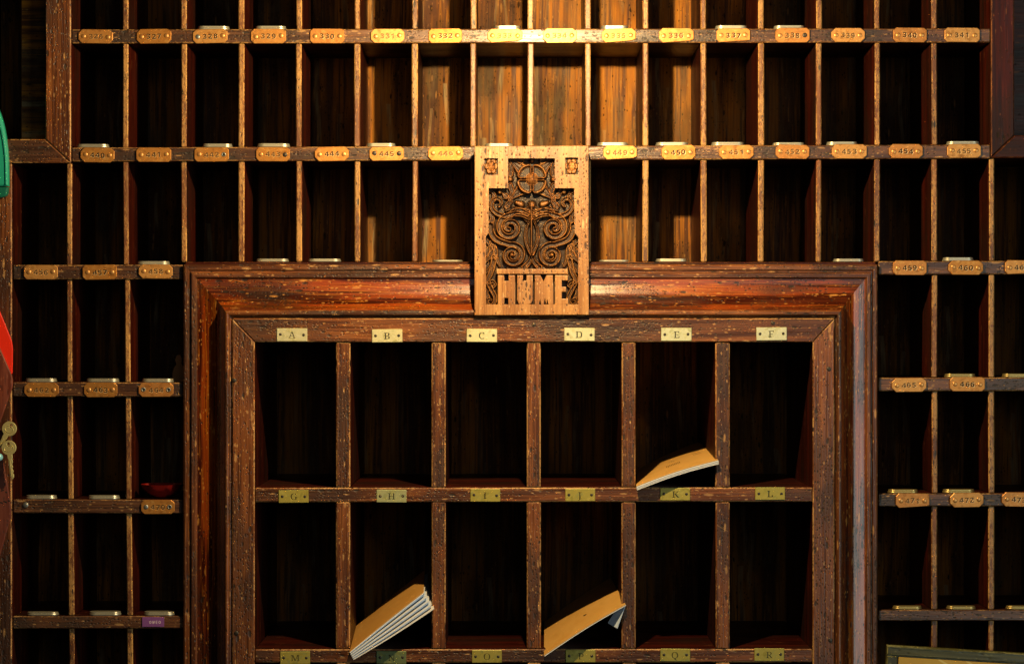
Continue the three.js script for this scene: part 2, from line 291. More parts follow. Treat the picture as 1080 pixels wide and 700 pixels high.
// stiles, rails and corner panels outside the top rows
{
  const zf = 0.002;
  const L = bevelPrism([[X(47.5), Y(-100)], [X(74.6), Y(-100)], [X(74.6), Y(171.5)], [X(47.5), Y(146.5)]], -DEP, zf, 0.0012, 1); mesh('stile', L, [M.frame, M.inner], rack);
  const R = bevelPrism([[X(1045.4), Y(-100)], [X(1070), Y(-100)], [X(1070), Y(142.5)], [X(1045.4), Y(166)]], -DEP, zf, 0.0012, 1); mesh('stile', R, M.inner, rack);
  mesh('rail', bevelPrism([[X(-30), Y(146.8)], [X(47.1), Y(146.8)], [X(74.2), Y(171.8)], [X(-30), Y(171.8)]], -DEP, zf - 0.0005, 0.0012, 0), [M.frame, M.inner], rack);
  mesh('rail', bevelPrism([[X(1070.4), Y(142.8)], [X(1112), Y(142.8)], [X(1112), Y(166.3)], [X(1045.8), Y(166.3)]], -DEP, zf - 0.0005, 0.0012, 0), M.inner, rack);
  boardAt('stile', X(-30), X(12.2), Y(172.3), Y(790), -DEP, 0.0015, 0.0012, 1, [M.frame, M.inner], rack);
  boardAt('corner_panel', X(16), X(47.2), Y(-100), Y(146.4), -0.045, -0.030, 0.0006, 0, M.back, rack);
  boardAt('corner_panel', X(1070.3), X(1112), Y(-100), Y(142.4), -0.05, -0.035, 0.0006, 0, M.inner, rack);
}

// ---------------------------------------------------------------- stamped number plates
const AC = 8, AR = 8;
function plateAtlas(items, draw, w = 2048, h = 1024) {
  const mk = (kind) => { const c = document.createElement('canvas'); c.width = w; c.height = h; const g = c.getContext('2d'); g.fillStyle = kind ? '#b0b0b0' : '#a06020'; g.fillRect(0, 0, w, h); items.forEach((t, i) => { const cx = (i % AC) * w / AC, cy = Math.floor(i / AC) * h / AR; g.save(); g.beginPath(); g.rect(cx, cy, w / AC, h / AR); g.clip(); g.translate(cx, cy); draw(g, t, w / AC, h / AR, kind, i); g.restore(); }); const tx = new THREE.CanvasTexture(c); if (!kind) tx.colorSpace = THREE.SRGBColorSpace; return tx; };
  return [mk(0), mk(1)];
}
function blotches(g, w, h, n, cols, r0, r1, a) { for (let k = 0; k < n; k++) { g.globalAlpha = a * rnd(); g.fillStyle = cols[(rnd() * cols.length) | 0]; g.beginPath(); g.ellipse(rnd() * w, rnd() * h, rr(r0, r1), rr(r0, r1) * 0.6, rnd() * 3, 0, 7); g.fill(); } g.globalAlpha = 1; }
const nums = []; for (let i = 326; i <= 341; i++) nums.push(String(i)); for (let i = 440; i <= 466; i++) nums.push(String(i)); for (const n of ['470', '471', '472', '473']) nums.push(n);
const keepSeed = seed;
function drawNum(g, t, w, h, kind, i) {
  seed = 991 + i * 77;
  const tilt = rr(-0.02, 0.02), sp = [rr(-2, 2), rr(-2, 2), rr(-2, 2)], dy = [rr(-3, 3), rr(-3, 3), rr(-3, 3)], fade = rr(0.55, 1);
  if (!kind) {
    g.fillStyle = ['#c98a45', '#c08040', '#cf9450', '#bd7f3a'][(rnd() * 4) | 0]; g.fillRect(0, 0, w, h);
    blotches(g, w, h, 60, ['#7a4a1c', '#e2b26c', '#8d5a26', '#d9a050'], 4, 26, 0.35); blotches(g, w, h, 90, ['#4a2c10', '#f0cc90', '#3c2810'], 0.8, 3, 0.6);
    g.strokeStyle = '#5a3412'; g.globalAlpha = 0.5; g.lineWidth = 5; g.strokeRect(1, 1, w - 2, h - 2); g.globalAlpha = 1;
    for (let k = 0; k < 8; k++) { g.strokeStyle = rnd() < 0.5 ? '#f0d0a0' : '#5a3818'; g.globalAlpha = 0.4; g.lineWidth = 1; g.beginPath(); const x = rnd() * w, y = rnd() * h; g.moveTo(x, y); g.lineTo(x + rr(-40, 40), y + rr(-14, 14)); g.stroke(); } g.globalAlpha = 1;
  }
  g.font = 'bold 56px sans-serif'; g.textAlign = 'center'; g.textBaseline = 'middle';
  g.translate(w / 2, h / 2 + 2); g.rotate(tilt);
  for (let k = 0; k < 3; k++) { const x = (k - 1) * 37 + sp[k];
    if (kind) { g.fillStyle = '#202020'; g.fillText(t[k], x, dy[k]); }
    else { g.globalAlpha = fade; g.fillStyle = '#f2d8a8'; g.fillText(t[k], x + 2.5, dy[k] + 2.5); g.fillStyle = '#3a2008'; g.fillText(t[k], x, dy[k]); g.globalAlpha = 1; } }  // pale offset copy paints a lit lower edge on each digit
}
const [nMap, nBump] = plateAtlas(nums, drawNum);
const letters = 'ABCDEFGHIJKLMNOPQR'.split('');
function drawLetter(g, t, w, h, kind, i) {
  seed = 4991 + i * 31;
  const top = i < 6;
  if (!kind) {
    g.fillStyle = top ? ['#c9c39a', '#cfc798', '#d2cb9c', '#cdc9a0', '#c8c8a4', '#c9caa8'][i] : (t === 'N' ? '#6f7a50' : t === 'H' ? '#a8a878' : '#a99a45'); g.fillRect(0, 0, w, h);
    blotches(g, w, h, 40, top ? ['#a8a060', '#e4dfc0', '#8d8a50'] : ['#6e6a20', '#c6b860', '#7d8a60', '#8d7c28'], 4, 30, 0.35); blotches(g, w, h, 70, ['#4a4620', '#f0ecc8', '#3c3a18'], 0.8, 3, 0.5);
    g.strokeStyle = top ? '#8a8648' : '#6a8a60'; g.globalAlpha = 0.7; g.lineWidth = 7; g.strokeRect(1, 1, w - 2, h - 2); g.globalAlpha = 1;
  }
  g.textAlign = 'center'; g.textBaseline = 'middle'; g.font = '84px serif';
  g.fillStyle = '#17140c'; if (!kind) g.globalAlpha = i >= 12 ? 0.6 : 0.85; g.fillText(t, w / 2 + rr(-4, 4), h / 2 + 4); g.globalAlpha = 1;
}
const [lMap, lBump] = plateAtlas(letters, drawLetter);
seed = keepSeed;
M.number = new THREE.MeshPhysicalMaterial({ map: nMap, bumpMap: nBump, bumpScale: 0.0006, metalness: 0.55, roughness: 0.45, side: THREE.DoubleSide });
M.letter = new THREE.MeshPhysicalMaterial({ map: lMap, bumpMap: lBump, bumpScale: 0.0004, metalness: 0.35, roughness: 0.5, side: THREE.DoubleSide });
function plateGeo(w, h, cut, th, idx, skew = 0) {
  const s = new THREE.Shape(), a = w / 2, b = h / 2, k = cut;
  const pts = [[-a + k, -b], [a - k, -b + skew], [a, -b + k * 0.9], [a, b - k * 0.8], [a - k, b], [-a + k, b], [-a, b - k], [-a, -b + k]];
  pts.forEach((p, i) => i ? s.lineTo(...p) : s.moveTo(...p)); s.closePath();
  const g = new THREE.ExtrudeGeometry(s, { depth: th - 0.0004, bevelEnabled: true, bevelSize: 0.0005, bevelThickness: 0.0004, bevelSegments: 1, bevelOffset: -0.0005 });
  const pos = g.attributes.position, uv = g.attributes.uv, cx = idx % AC, cy = Math.floor(idx / AC);
  for (let i = 0; i < pos.count; i++) uv.setXY(i, (cx + 0.02 + 0.96 * (pos.getX(i) + a) / w) / AC, 1 - (cy + 0.02 + 0.96 * (b - pos.getY(i)) / h) / AR);
  return g;
}
const dome = (r, h) => { const p = []; for (let i = 0; i <= 4; i++) { const t = i / 4 * Math.PI / 2; p.push(new THREE.Vector2(Math.max(0.00001, r * Math.cos(t)), h * Math.sin(t))); } const g = new THREE.LatheGeometry(p, 12); g.rotateX(Math.PI / 2); return g; };
const screwG = (() => { const d = dome(0.0026, 0.0009); const s = new THREE.BoxGeometry(0.0042, 0.0006, 0.0003).toNonIndexed(); s.translate(0, 0, 0.00115); return { d, s }; })();
const eyelet = new THREE.TorusGeometry(0.0018, 0.0007, 6, 14), eyeHole = (() => { const g = new THREE.CircleGeometry(0.0016, 12); g.translate(0, 0, 0.0002); return g; })();
function addScrew(parent, x, y, z, kind, small) {
  if (kind === 'eyelet') { const e = mesh('screw', eyelet, M.screwSteel, parent); e.position.set(x, y, z); const h = mesh('screw_hole', eyeHole, M.hole, parent); h.position.set(x, y, z); return; }
  const m = mesh('screw', screwG.d, kind === 'dark' ? M.screwDark : kind === 'steel' ? M.screwSteel : M.screwCopper, parent); m.position.set(x, y, z - 0.0001); m.rotation.z = rnd() * 3; if (small) m.scale.setScalar(small);
}
function numberPlate(n, px, py) {
  const i = nums.indexOf(String(n)); const w = 0.0365 * rr(0.97, 1.02), h = 0.0152 * rr(0.97, 1.03), skew = rnd() < 0.15 ? 0.002 : 0;
  const m = mesh('number_plate', plateGeo(w, h, 0.0042 * rr(0.7, 1.1), 0.0012, i, skew), M.number, rack, `brass plate stamped ${n}`);
  m.position.set(X(px), Y(py), 0.0012); m.rotation.z = rr(-0.02, 0.02); m.rotation.y = rr(-0.03, 0.03); m.rotation.x = rr(-0.03, 0.03);
  const kinds = { 442: ['c', 'eyelet'], 464: ['eyelet', 'eyelet'], 470: ['steel', 'eyelet'], 445: ['dark', 'dark'], 443: ['c', 'dark'], 338: ['c', 'dark'], 328: ['steel', 'c'] }[n] || ['c', 'c'];
  addScrew(m, -w / 2 + 0.0052, rr(-0.0006, 0.0006), 0.0012, kinds[0]); addScrew(m, w / 2 - 0.0052, rr(-0.0006, 0.0006), 0.0012, kinds[1]);
}
[100.7, 162.2, 221.5, 283, 345, 408.7, 469.6, 532.6, 590.4, 652.6, 713.3, 773.5, 836, 894.6, 960, 1015].forEach((x, i) => numberPlate(326 + i, x, mix(38.7, 36.8, x / 1080)));
[102.6, 161.9, 223, 287.8, 349.8, 407.8, 470, null, null, 654, 715.6, 776.7, 836, 896, 955.6, 1017].forEach((x, i) => x && numberPlate(440 + i, x, mix(164, 159.2, x / 1017)));
for (const [n, x, y] of [[456, 42.8, 287], [457, 105, 287], [458, 164, 286.3], [459, 959.8, 282.4], [460, 1018.8, 282.2], [461, 1078, 282], [462, 43.5, 411], [463, 106, 411], [464, 164.4, 411], [465, 959, 405.8], [466, 1020.5, 405], [470, 166.3, 534.5], [471, 962.7, 527.7], [472, 1019.8, 527], [473, 1075, 526.5]]) numberPlate(n, x, y);
addScrew(rack, X(26.5), Y(532.5), 0.0006, 'steel', 1.2);
// purple embossed strip
{
  const c = document.createElement('canvas'); c.width = 256; c.height = 112; const g = c.getContext('2d'); g.fillStyle = '#7d4a86'; g.fillRect(0, 0, 256, 112); blotches(g, 256, 112, 40, ['#6a3c74', '#8f5a94'], 4, 20, 0.4);
  g.fillStyle = '#dcc6cc'; g.font = 'bold 44px monospace'; g.textAlign = 'center'; g.textBaseline = 'middle'; 'OMEO'.split('').forEach((ch, k) => g.fillText(ch, 96 + k * 36, 58));
  const t = new THREE.CanvasTexture(c); t.colorSpace = THREE.SRGBColorSpace;
  const geo = new RoundedBoxGeometry(0.0232, 0.0104, 0.0008, 1, 0.0003); const pos = geo.attributes.position, uv = geo.attributes.uv; for (let i = 0; i < pos.count; i++) uv.setXY(i, pos.getX(i) / 0.0232 + 0.5, pos.getY(i) / 0.0104 + 0.5);
  const m = mesh('label_strip', geo, new THREE.MeshStandardMaterial({ map: t, roughness: 0.45 }), rack, 'small purple embossed label strip'); m.position.set(X(161.3), Y(655.6), 0.0012);
}

// ---------------------------------------------------------------- framed unit with lettered pigeonholes
const unit = thing('lettered_pigeonhole_unit', 'large framed mahogany unit of lettered pigeonholes in the middle', 'cabinet');
const ZF = 0.030, UB = -0.23, UBOT = Y(800);
const xl = X(193.2, 0.006), xr = X(926, 0.006), yt = Y(278.7, 0.006), wl = 0.0535, wr = 0.048, wt = 0.0565;
const inL = X(268.5, ZF), inR = X(857.3, ZF), inT = Y(360.5, ZF);
{ // moulding: outer fillets, cove rising to the frame, inner bead.  (t 0..1 inwards, z mm)
  const prof = [[0, -6], [0, 5.5], [0.03, 7], [0.1, 7], [0.125, 5], [0.145, 5], [0.155, 8], [0.17, 9], [0.24, 9], [0.262, 7.5], [0.27, 6]];
  const prof2 = []; for (let i = 0; i <= 20; i++) { const a = i / 20 * 1.42; prof2.push([0.275 + 0.585 * Math.sin(a) / Math.sin(1.42), 6.2 + 23.5 * (1 - Math.cos(a)) / (1 - Math.cos(1.42))]); }
  const prof3 = []; for (let i = 0; i <= 6; i++) { const a = Math.PI * (1 - i / 6); prof3.push([0.91 + 0.045 * Math.cos(a), 29.8 + 2.4 * Math.sin(a)]); }
  const sections = [['fillet', prof, M.frame], ['cove', [[0.27, 6], ...prof2], M.mould], ['bead', [prof2[20], ...prof3, [0.958, 27.5], [0.985, 26.5], [1.0, 26]], M.frame]];
  const mk = (side, all) => {
    const N = 1, pos = [], uv = [], idx = []; let s = 0; const u0 = rr(0.02, 0.1), v0 = rr(0.01, 0.3);
    all.forEach(([t, z], i) => {
      if (i) s += Math.hypot((t - all[i - 1][0]) * 0.052, (z - all[i - 1][1]) * 0.001);
      let a, b; if (side === 0) { a = [xl + wl * t, yt - wt * t]; b = [xr - wr * t, yt - wt * t]; } else if (side === 1) { a = [xl + wl * t, UBOT]; b = [xl + wl * t, yt - wt * t]; } else { a = [xr - wr * t, yt - wt * t]; b = [xr - wr * t, UBOT]; }
      for (const p of [a, b]) { pos.push(p[0], p[1], z * 0.001); uv.push((u0 + s) / MU, (v0 + (side === 0 ? p[0] - xl : yt - p[1])) / MV); }
    });
    for (let i = 0; i + 1 < all.length; i++) { const k = i * 2; idx.push(k, k + 2, k + 1, k + 1, k + 2, k + 3); }
    let g = new THREE.BufferGeometry(); g.setAttribute('position', new THREE.Float32BufferAttribute(pos, 3)); g.setAttribute('uv', new THREE.Float32BufferAttribute(uv, 2)); g.setIndex(idx);
    return toCreasedNormals(g, 0.5);
  };
  for (const s of [0, 1, 2]) for (const [n, pr, m] of sections) mesh(n, mk(s, pr), m, unit);
}
const fl = xl + wl + 0.0004, fr = xr - wr - 0.0004, ft = yt - wt - 0.0004;
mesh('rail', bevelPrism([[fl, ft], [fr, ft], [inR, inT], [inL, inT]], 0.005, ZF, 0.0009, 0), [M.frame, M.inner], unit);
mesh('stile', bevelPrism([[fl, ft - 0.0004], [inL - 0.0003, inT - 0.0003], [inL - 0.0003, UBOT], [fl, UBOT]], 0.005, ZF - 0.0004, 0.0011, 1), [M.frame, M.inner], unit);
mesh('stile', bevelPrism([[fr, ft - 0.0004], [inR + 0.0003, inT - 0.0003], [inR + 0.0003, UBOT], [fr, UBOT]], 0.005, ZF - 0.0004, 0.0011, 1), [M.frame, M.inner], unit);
boardAt('case_side', xl + 0.001, inL - 0.0012, yt - 0.012, UBOT, UB, 0.0045, 0.0006, 1, M.inner, unit);
boardAt('case_side', inR + 0.0012, xr - 0.001, yt - 0.012, UBOT, UB, 0.0045, 0.0006, 1, M.inner, unit);
boardAt('case_top', xl + 0.001, xr - 0.001, yt - 0.0115, unitTop - 0.0003, BACK + 0.001, -0.0015, 0.0006, 0, M.inner, unit);
boardAt('case_top', inL - 0.0008, inR + 0.0008, inT + 0.0008, yt - 0.013, UB, 0.0045, 0.0006, 0, M.inner, unit);
const mun = [361.6, 462.6, 563.2, 663.4, 762.6];
const shelvesU = [[514.2, 529.2], [684.6, 698.6]].map(([a, b]) => { const y0 = Y(a, ZF), y1 = Y(b, ZF); boardAt('shelf', inL, inR, y0, y1, UB + 0.001, ZF - 0.001, 0.0011, 0, [M.frame, M.inner], unit, 'main', 0.0007); return [y0, y1]; });
{
  const rows = [[inT - 0.0002, shelvesU[0][0] + 0.0001], [shelvesU[0][1], shelvesU[1][0] + 0.0001], [shelvesU[1][1], UBOT]];
  for (const [a, b] of rows) for (const c of mun) { const m = boardAt('divider', X(c - 7.4 + jit(), ZF), X(c + 7.4 + jit(), ZF), a, b, UB + 0.001, ZF - rr(0.0012, 0.0022), 0.0013, 1, [M.frame, M.inner], unit); }
  const ex = [inL - 0.0005, ...mun.map(c => X(c, UB)), inR + 0.0005];
  for (let i = 0; i + 1 < ex.length; i++) boardAt('back_board', ex[i] + (i ? 0.0003 : -0.02), ex[i + 1] + (i < 5 ? -0.0003 : 0.02), inT + 0.02, UBOT, UB - 0.008, UB, 0.0006, 1, M.back, unit);
}
function letterPlate(k, px, py, w = 0.0312, h = 0.0143) {
  const z = ZF + (k < 6 ? 0.0001 : -0.0009); const m = mesh('letter_plate', plateGeo(w, h, 0.0004, 0.001, k), M.letter, unit, `brass plate lettered ${letters[k]}`);
  m.position.set(X(px, z), Y(py, z), z + 0.0002); m.rotation.z = rr(-0.012, 0.012);
  addScrew(m, -w / 2 + 0.0038, rr(-0.0004, 0.0004), 0.001, 'dark', 0.62); addScrew(m, w / 2 - 0.0038, rr(-0.0004, 0.0004), 0.001, 'dark', 0.62);
}
[307.8, 408.2, 508.2, 611.2, 713.5, 814].forEach((x, i) => letterPlate(i, x, [353, 354, 353.7, 352.6, 352.6, 352][i], 0.0318, 0.0138));
[309.4, 412.8, 511.8, 612, 712.2, 812.4].forEach((x, i) => letterPlate(6 + i, x, [523.4, 523, 522.2, 521.8, 521, 520.4][i], 0.0312, 0.0133));
[311, 412.6, 513.5, 612.3, 712.3, 811.5].forEach((x, i) => letterPlate(12 + i, x, [693.5, 693.2, 692, 691.6, 690.6, 690.2][i], 0.0312, 0.0133));
for (const [x, y] of [[246.5, 401], [249, 667.5], [874.5, 389], [876, 675], [815.5, 340.5], [563, 342.5]]) addScrew(unit, X(x, ZF), Y(y, ZF), ZF, 'dark', 0.9);

// ---------------------------------------------------------------- carved plaque
const plaque = thing('carved_plaque', 'carved wooden plaque with rosette, scrollwork and the word HUME above the lettered unit', 'plaque');
const ZP = 0.0365, ks = (D - ZP) / D * 0.001;
const LX = (x) => X(500, ZP) + x * ks, LY = (y) => Y(153.2, ZP) - y * ks;         // local millimetres, y down
const PW = 121.6, PH = 179.6;
{
  const sh = new THREE.Shape(); const R = (pts, path) => { pts.forEach((p, i) => i ? path.lineTo(LX(p[0]), LY(p[1])) : path.moveTo(LX(p[0]), LY(p[1]))); path.closePath(); return path; };
  R([[0.6, 0.8], [PW - 0.8, 0.2], [PW - 0.4, PH - 0.8], [0.2, PH - 0.3]], sh);
  sh.holes.push(R([[35, 12.8], [86, 12.8], [86, 44.3], [106.4, 44.3], [107, 92], [110.6, 96], [110.8, 168.5], [11.6, 168.5], [11.6, 96], [14.4, 92], [14.6, 44.3], [35, 44.3]], new THREE.Path()));
  sh.holes.push(R([[10, 12.8], [26, 12.8], [26, 32], [10, 32]], new THREE.Path()));
  sh.holes.push(R([[95.3, 12], [110.6, 12], [110.6, 31.4], [95.3, 31.4]], new THREE.Path()));
  const g = new THREE.ExtrudeGeometry(sh, { depth: 0.0155, bevelEnabled: true, bevelSize: 0.0008, bevelThickness: 0.0008, bevelSegments: 2, bevelOffset: -0.0008 });
  const pos = g.attributes.position, uv = g.attributes.uv, nor = g.attributes.normal;
  for (let i = 0; i < pos.count; i++) uv.setXY(i, (0.02 + pos.getX(i) - LX(0) + (Math.abs(nor.getZ(i)) < 0.5 ? pos.getZ(i) : 0)) / MU, (0.3 + LY(0) - pos.getY(i)) / MV);
  g.translate(0, 0, ZP - 0.0163); mesh('board', g, M.plaque, plaque);
  boardAt('backing', LX(1), LX(PW - 1), LY(1), LY(PH - 1.2), 0.0035, ZP - 0.0165, 0.001, 1, M.plaque, plaque);
}
// relief as a height field
const strokes = [];
function spiral(cx, cy, r0, r1, a0, a1, n = 26) { const o = []; for (let i = 0; i <= n; i++) { const t = i / n, a = mix(a0, a1, t), r = mix(r0, r1, Math.pow(t, 0.8)); o.push([cx + r * Math.cos(a), cy + r * Math.sin(a)]); } return o; }
function smooth(pts, n = 8) { const c = new THREE.CatmullRomCurve3(pts.map(p => new THREE.Vector3(p[0], p[1], 0))); return c.getPoints(pts.length * n).map(v => [v.x, v.y]); }
const zc = (x, y) => [x / 3.333 - 20, y / 3.333 - 13.5];
function add(pts, w0, w1, H, kind = 'ribbon', mirror = true) { const mk = (p) => strokes.push({ p, w0, w1, H, kind, len: p.length - 1 }); mk(pts); if (mirror) mk(pts.map(([x, y]) => [122 - x, y])); }
const Z = (a) => smooth(a.map(p => zc(p[0], p[1])));
const pi = Math.PI;
// left-hand half, mirrored; A and B read the two enlargements of the carving
const A = (a) => smooth(a.map(([x, y]) => [x / 7.776, y / 7.776 - 3.2])), B = (a) => smooth(a.map(([x, y]) => [x / 6.36, y / 6.36 + 76.8]));
const bead = (x, y, r, H, mirror = true) => add([[x, y], [x + 0.1, y]], r, r, H, 'round', mirror);
// back layer of leaves
add(B([[75, 140], [112, 185], [72, 240]]), 1.4, 2.6, 3.0, 'leaf'); add(B([[72, 290], [108, 250], [122, 190]]), 1.2, 2.6, 3.2, 'leaf'); add(B([[78, 362], [118, 322], [132, 262]]), 1.0, 2.6, 3.4, 'leaf'); 
add(B([[172, 322], [150, 272], [142, 215], [120, 165]]), 0.8, 2.6, 3.6, 'leaf');  
add(B([[225, 335], [280, 338], [340, 330]]), 1.0, 2.4, 3.6, 'leaf'); add(A([[112, 560], [150, 620], [120, 690]]), 1.0, 2.8, 3.2, 'leaf'); add(A([[250, 420], [300, 470], [270, 520]]), 1.0, 2.6, 3.4, 'leaf');
// volutes
const L2 = (pts) => smooth(pts);
add([...spiral(37.6, 86.4, 2.2, 12.4, -3.35 * pi, -0.55 * pi, 60), ...L2([[37.5, 73.6], [43, 69.6], [50, 69.4], [56, 71]])], 2.0, 3.1, 6.0);
add([...spiral(40.6, 115.6, 2.0, 11.6, 2.6 * pi, -0.6 * pi, 60), ...L2([[34, 103.2], [28, 101.4], [21.5, 97.4], [17.6, 90], [17, 84]])], 1.9, 3.0, 6.2);
bead(39.8, 115.2, 2.6, 6.6);
// top curl and arm
add(A([[205, 520], [222, 495], [205, 462], [170, 462], [143, 500], [152, 550], [200, 588], [262, 600], [330, 585], [400, 590], [452, 612]]), 1.2, 2.5, 5.4);
add(A([[262, 556], [310, 538], [380, 555], [450, 596]]), 1.0, 2.4, 6.2, 'leaf');
add(A([[112, 380], [158, 414], [166, 452]]), 0.7, 2.0, 4.2, 'leaf'); bead(27, 48.3, 2.9, 4.6); bead(20.4, 58.6, 0.1, 0.1); add(A([[350, 492], [386, 506]]), 2.4, 3.6, 5.2, 'round'); add(A([[475, 508], [475, 510]]), 4.2, 4.2, 6.6, 'round', false); add(A([[240, 400], [262, 440]]), 1.6, 2.4, 3.6, 'leaf');
// central pod, rib and foot
add(B([[384, -6], [352, 70], [350, 150], [385, 236]]), 0.7, 2.0, 6.2); add(B([[385, -80], [385, 60], [385, 236]]), 1.1, 1.0, 7.8, 'round', false);
add(B([[384, 244], [372, 290], [338, 330]]), 1.2, 2.6, 5.2); add(B([[352, 20], [330, -30], [372, -70]]), 0.8, 2.2, 4.6, 'leaf');
// side tendril with curls
add(B([[132, 284], [112, 366], [92, 414], [112, 470], [140, 528], [136, 566], [112, 584], [88, 566], [96, 542], [114, 548]]), 2.3, 1.0, 5.0); add(B([[100, 430], [124, 424], [142, 444], [126, 462], [112, 448]]), 1.5, 0.9, 4.6); add(B([[96, 470], [82, 500], [92, 530]]), 1.2, 1.8, 3.0, 'leaf');
// rosette field
const rc = [61.1, 35.2];
for (const k of [0, 1, 2, 3]) { const a = pi / 4 + k * pi / 2, ca = Math.cos(a), sa = Math.sin(a); add([[rc[0] + ca * 12, rc[1] + sa * 12], [rc[0] + ca * 20, rc[1] + sa * 19], [rc[0] + ca * 31, rc[1] + sa * 28]], 6.4, 1.4, 3.4, 'leaf', false); }
bead(61.1, 15.6, 2.3, 4.2, false); bead(38, 35.4, 2.9, 4.4); add([[37.4, 17], [39.4, 24], [38.4, 30]], 1.0, 2.4, 3.4, 'leaf'); add([[38, 42], [40.5, 49], [37.6, 57]], 2.4, 1.6, 3.6, 'leaf'); add([[44, 14], [50, 16]], 1.6, 2.2, 3.0, 'leaf');
strokes.forEach(s => { s.b = [1e9, 1e9, -1e9, -1e9]; const m = Math.max(s.w0, s.w1) * 2.2; s.p.forEach(([x, y]) => { s.b[0] = Math.min(s.b[0], x - m); s.b[1] = Math.min(s.b[1], y - m); s.b[2] = Math.max(s.b[2], x + m); s.b[3] = Math.max(s.b[3], y + m); }); });
function relief(x, y) {      // -> [height mm, tone: dark ground and hollows, lighter ridges]
  let h = 0.22 * fbm(x * 0.35, y * 0.35, 2), ridgeTone = 0;
  for (const s of strokes) {
    if (x < s.b[0] || y < s.b[1] || x > s.b[2] || y > s.b[3]) continue;
    let best = 1e9, bt = 0; const p = s.p;
    for (let i = 0; i + 1 < p.length; i++) { const ax = p[i][0], ay = p[i][1], dx = p[i + 1][0] - ax, dy = p[i + 1][1] - ay, L = dx * dx + dy * dy || 1e-9; let t = ((x - ax) * dx + (y - ay) * dy) / L; t = t < 0 ? 0 : t > 1 ? 1 : t; const ex = x - ax - dx * t, ey = y - ay - dy * t, q = ex * ex + ey * ey; if (q < best) { best = q; bt = (i + t) / s.len; } }
    const w = mix(s.w0, s.w1, bt) * (s.kind === 'round' ? 1.05 : 1.18), q = Math.sqrt(best) / w; if (q > 1.35) continue;
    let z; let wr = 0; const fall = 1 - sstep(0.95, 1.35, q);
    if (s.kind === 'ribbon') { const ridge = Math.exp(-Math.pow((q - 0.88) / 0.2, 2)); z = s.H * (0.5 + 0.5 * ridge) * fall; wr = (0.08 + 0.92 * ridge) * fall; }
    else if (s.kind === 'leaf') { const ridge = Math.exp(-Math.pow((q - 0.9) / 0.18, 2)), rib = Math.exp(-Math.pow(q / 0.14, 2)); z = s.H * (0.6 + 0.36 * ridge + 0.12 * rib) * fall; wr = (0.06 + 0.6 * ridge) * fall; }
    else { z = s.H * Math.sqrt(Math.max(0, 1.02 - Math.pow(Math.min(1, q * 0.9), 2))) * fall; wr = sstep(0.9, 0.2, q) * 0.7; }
    if (z > h) { h = z; ridgeTone = wr; }
  }
  const rx = (x - rc[0]), ry = (y - rc[1]), r = Math.hypot(rx, ry), an = Math.atan2(ry, rx);
  const lobe = 17.0 * (0.93 + 0.07 * Math.abs(Math.sin(2 * an))) * (1 - 0.22 * Math.exp(-Math.pow(Math.sin(2 * an) / 0.22, 2)));
  if (r < lobe + 1) {
    const q = r / lobe, gap = Math.abs(Math.sin(2 * an)) * r; let z, wr = 0;
    const rim = Math.exp(-Math.pow((q - 0.92) / 0.07, 2)), side = Math.exp(-Math.pow((gap - 2.6) / 1.0, 2)) * (r > 6 ? 1 : 0);
    z = 4.4 + 3.0 * Math.max(rim, side) - 3.2 * Math.exp(-Math.pow(gap / 1.1, 2)) * (r > 6.5 ? 1 : 0); wr = Math.max(rim, side);
    z *= 1 - sstep(0.97, 1.05, q);
    if (r < 7) { z = Math.max(z, 8.2 * Math.sqrt(Math.max(0, 1 - Math.pow(r / 7.6, 2))) - (Math.abs(rx) < 0.5 || Math.abs(ry) < 0.5 ? 0.7 : 0)); wr = 0.6; }
    if (z > h) { h = z; ridgeTone = wr; }
  }
  return [h, ridgeTone];
}
function heightMesh(name, x0, x1, y0, y1, step, fn, zBase, mat, label) {
  const nx = Math.round((x1 - x0) / step), ny = Math.round((y1 - y0) / step), pos = [], col = [], uv = [], idx = [];
  for (let j = 0; j <= ny; j++) for (let i = 0; i <= nx; i++) {
    const x = x0 + (x1 - x0) * i / nx, y = y0 + (y1 - y0) * j / ny, [h, w] = fn(x, y); pos.push(LX(x), LY(y), zBase + h * 0.001);
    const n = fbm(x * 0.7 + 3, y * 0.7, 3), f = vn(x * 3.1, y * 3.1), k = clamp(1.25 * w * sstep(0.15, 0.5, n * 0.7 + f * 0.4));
    const c = mix3([0.085, 0.08, 0.08], [1.1, 1.0, 0.85], k); col.push(c[0], c[1], c[2]); uv.push((0.02 + x * 0.001) / MU, (0.3 + y * 0.001) / MV);  // vertex colour: near-black ground and hollows, lighter towards the ridges
  }
  for (let j = 0; j < ny; j++) for (let i = 0; i < nx; i++) { const a = j * (nx + 1) + i, b = a + 1, c = a + nx + 1, d = c + 1; idx.push(a, c, b, b, c, d); }
  const g = new THREE.BufferGeometry(); g.setAttribute('position', new THREE.Float32BufferAttribute(pos, 3)); g.setAttribute('color', new THREE.Float32BufferAttribute(col, 3)); g.setAttribute('uv', new THREE.Float32BufferAttribute(uv, 2)); g.setIndex(idx); g.computeVertexNormals();
  return mesh(name, g, mat, plaque, label);
}
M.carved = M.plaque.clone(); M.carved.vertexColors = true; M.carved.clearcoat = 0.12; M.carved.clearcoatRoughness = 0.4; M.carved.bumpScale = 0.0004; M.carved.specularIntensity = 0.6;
heightMesh('scrollwork', 11.2, 111.2, 44.5, 169, 0.5, (x, y) => { const r = relief(x, y); return [r[0] * 1.5, r[1]]; }, ZP - 0.0135, M.carved, 'scrolled foliage carving with dark ground and lighter ridges');
heightMesh('rosette', 34.6, 86.4, 12.4, 44.5, 0.4, (x, y) => { const r = relief(x, y); return [r[0] * 1.5, r[1]]; }, ZP - 0.0135, M.carved, 'four-petalled rose carving');
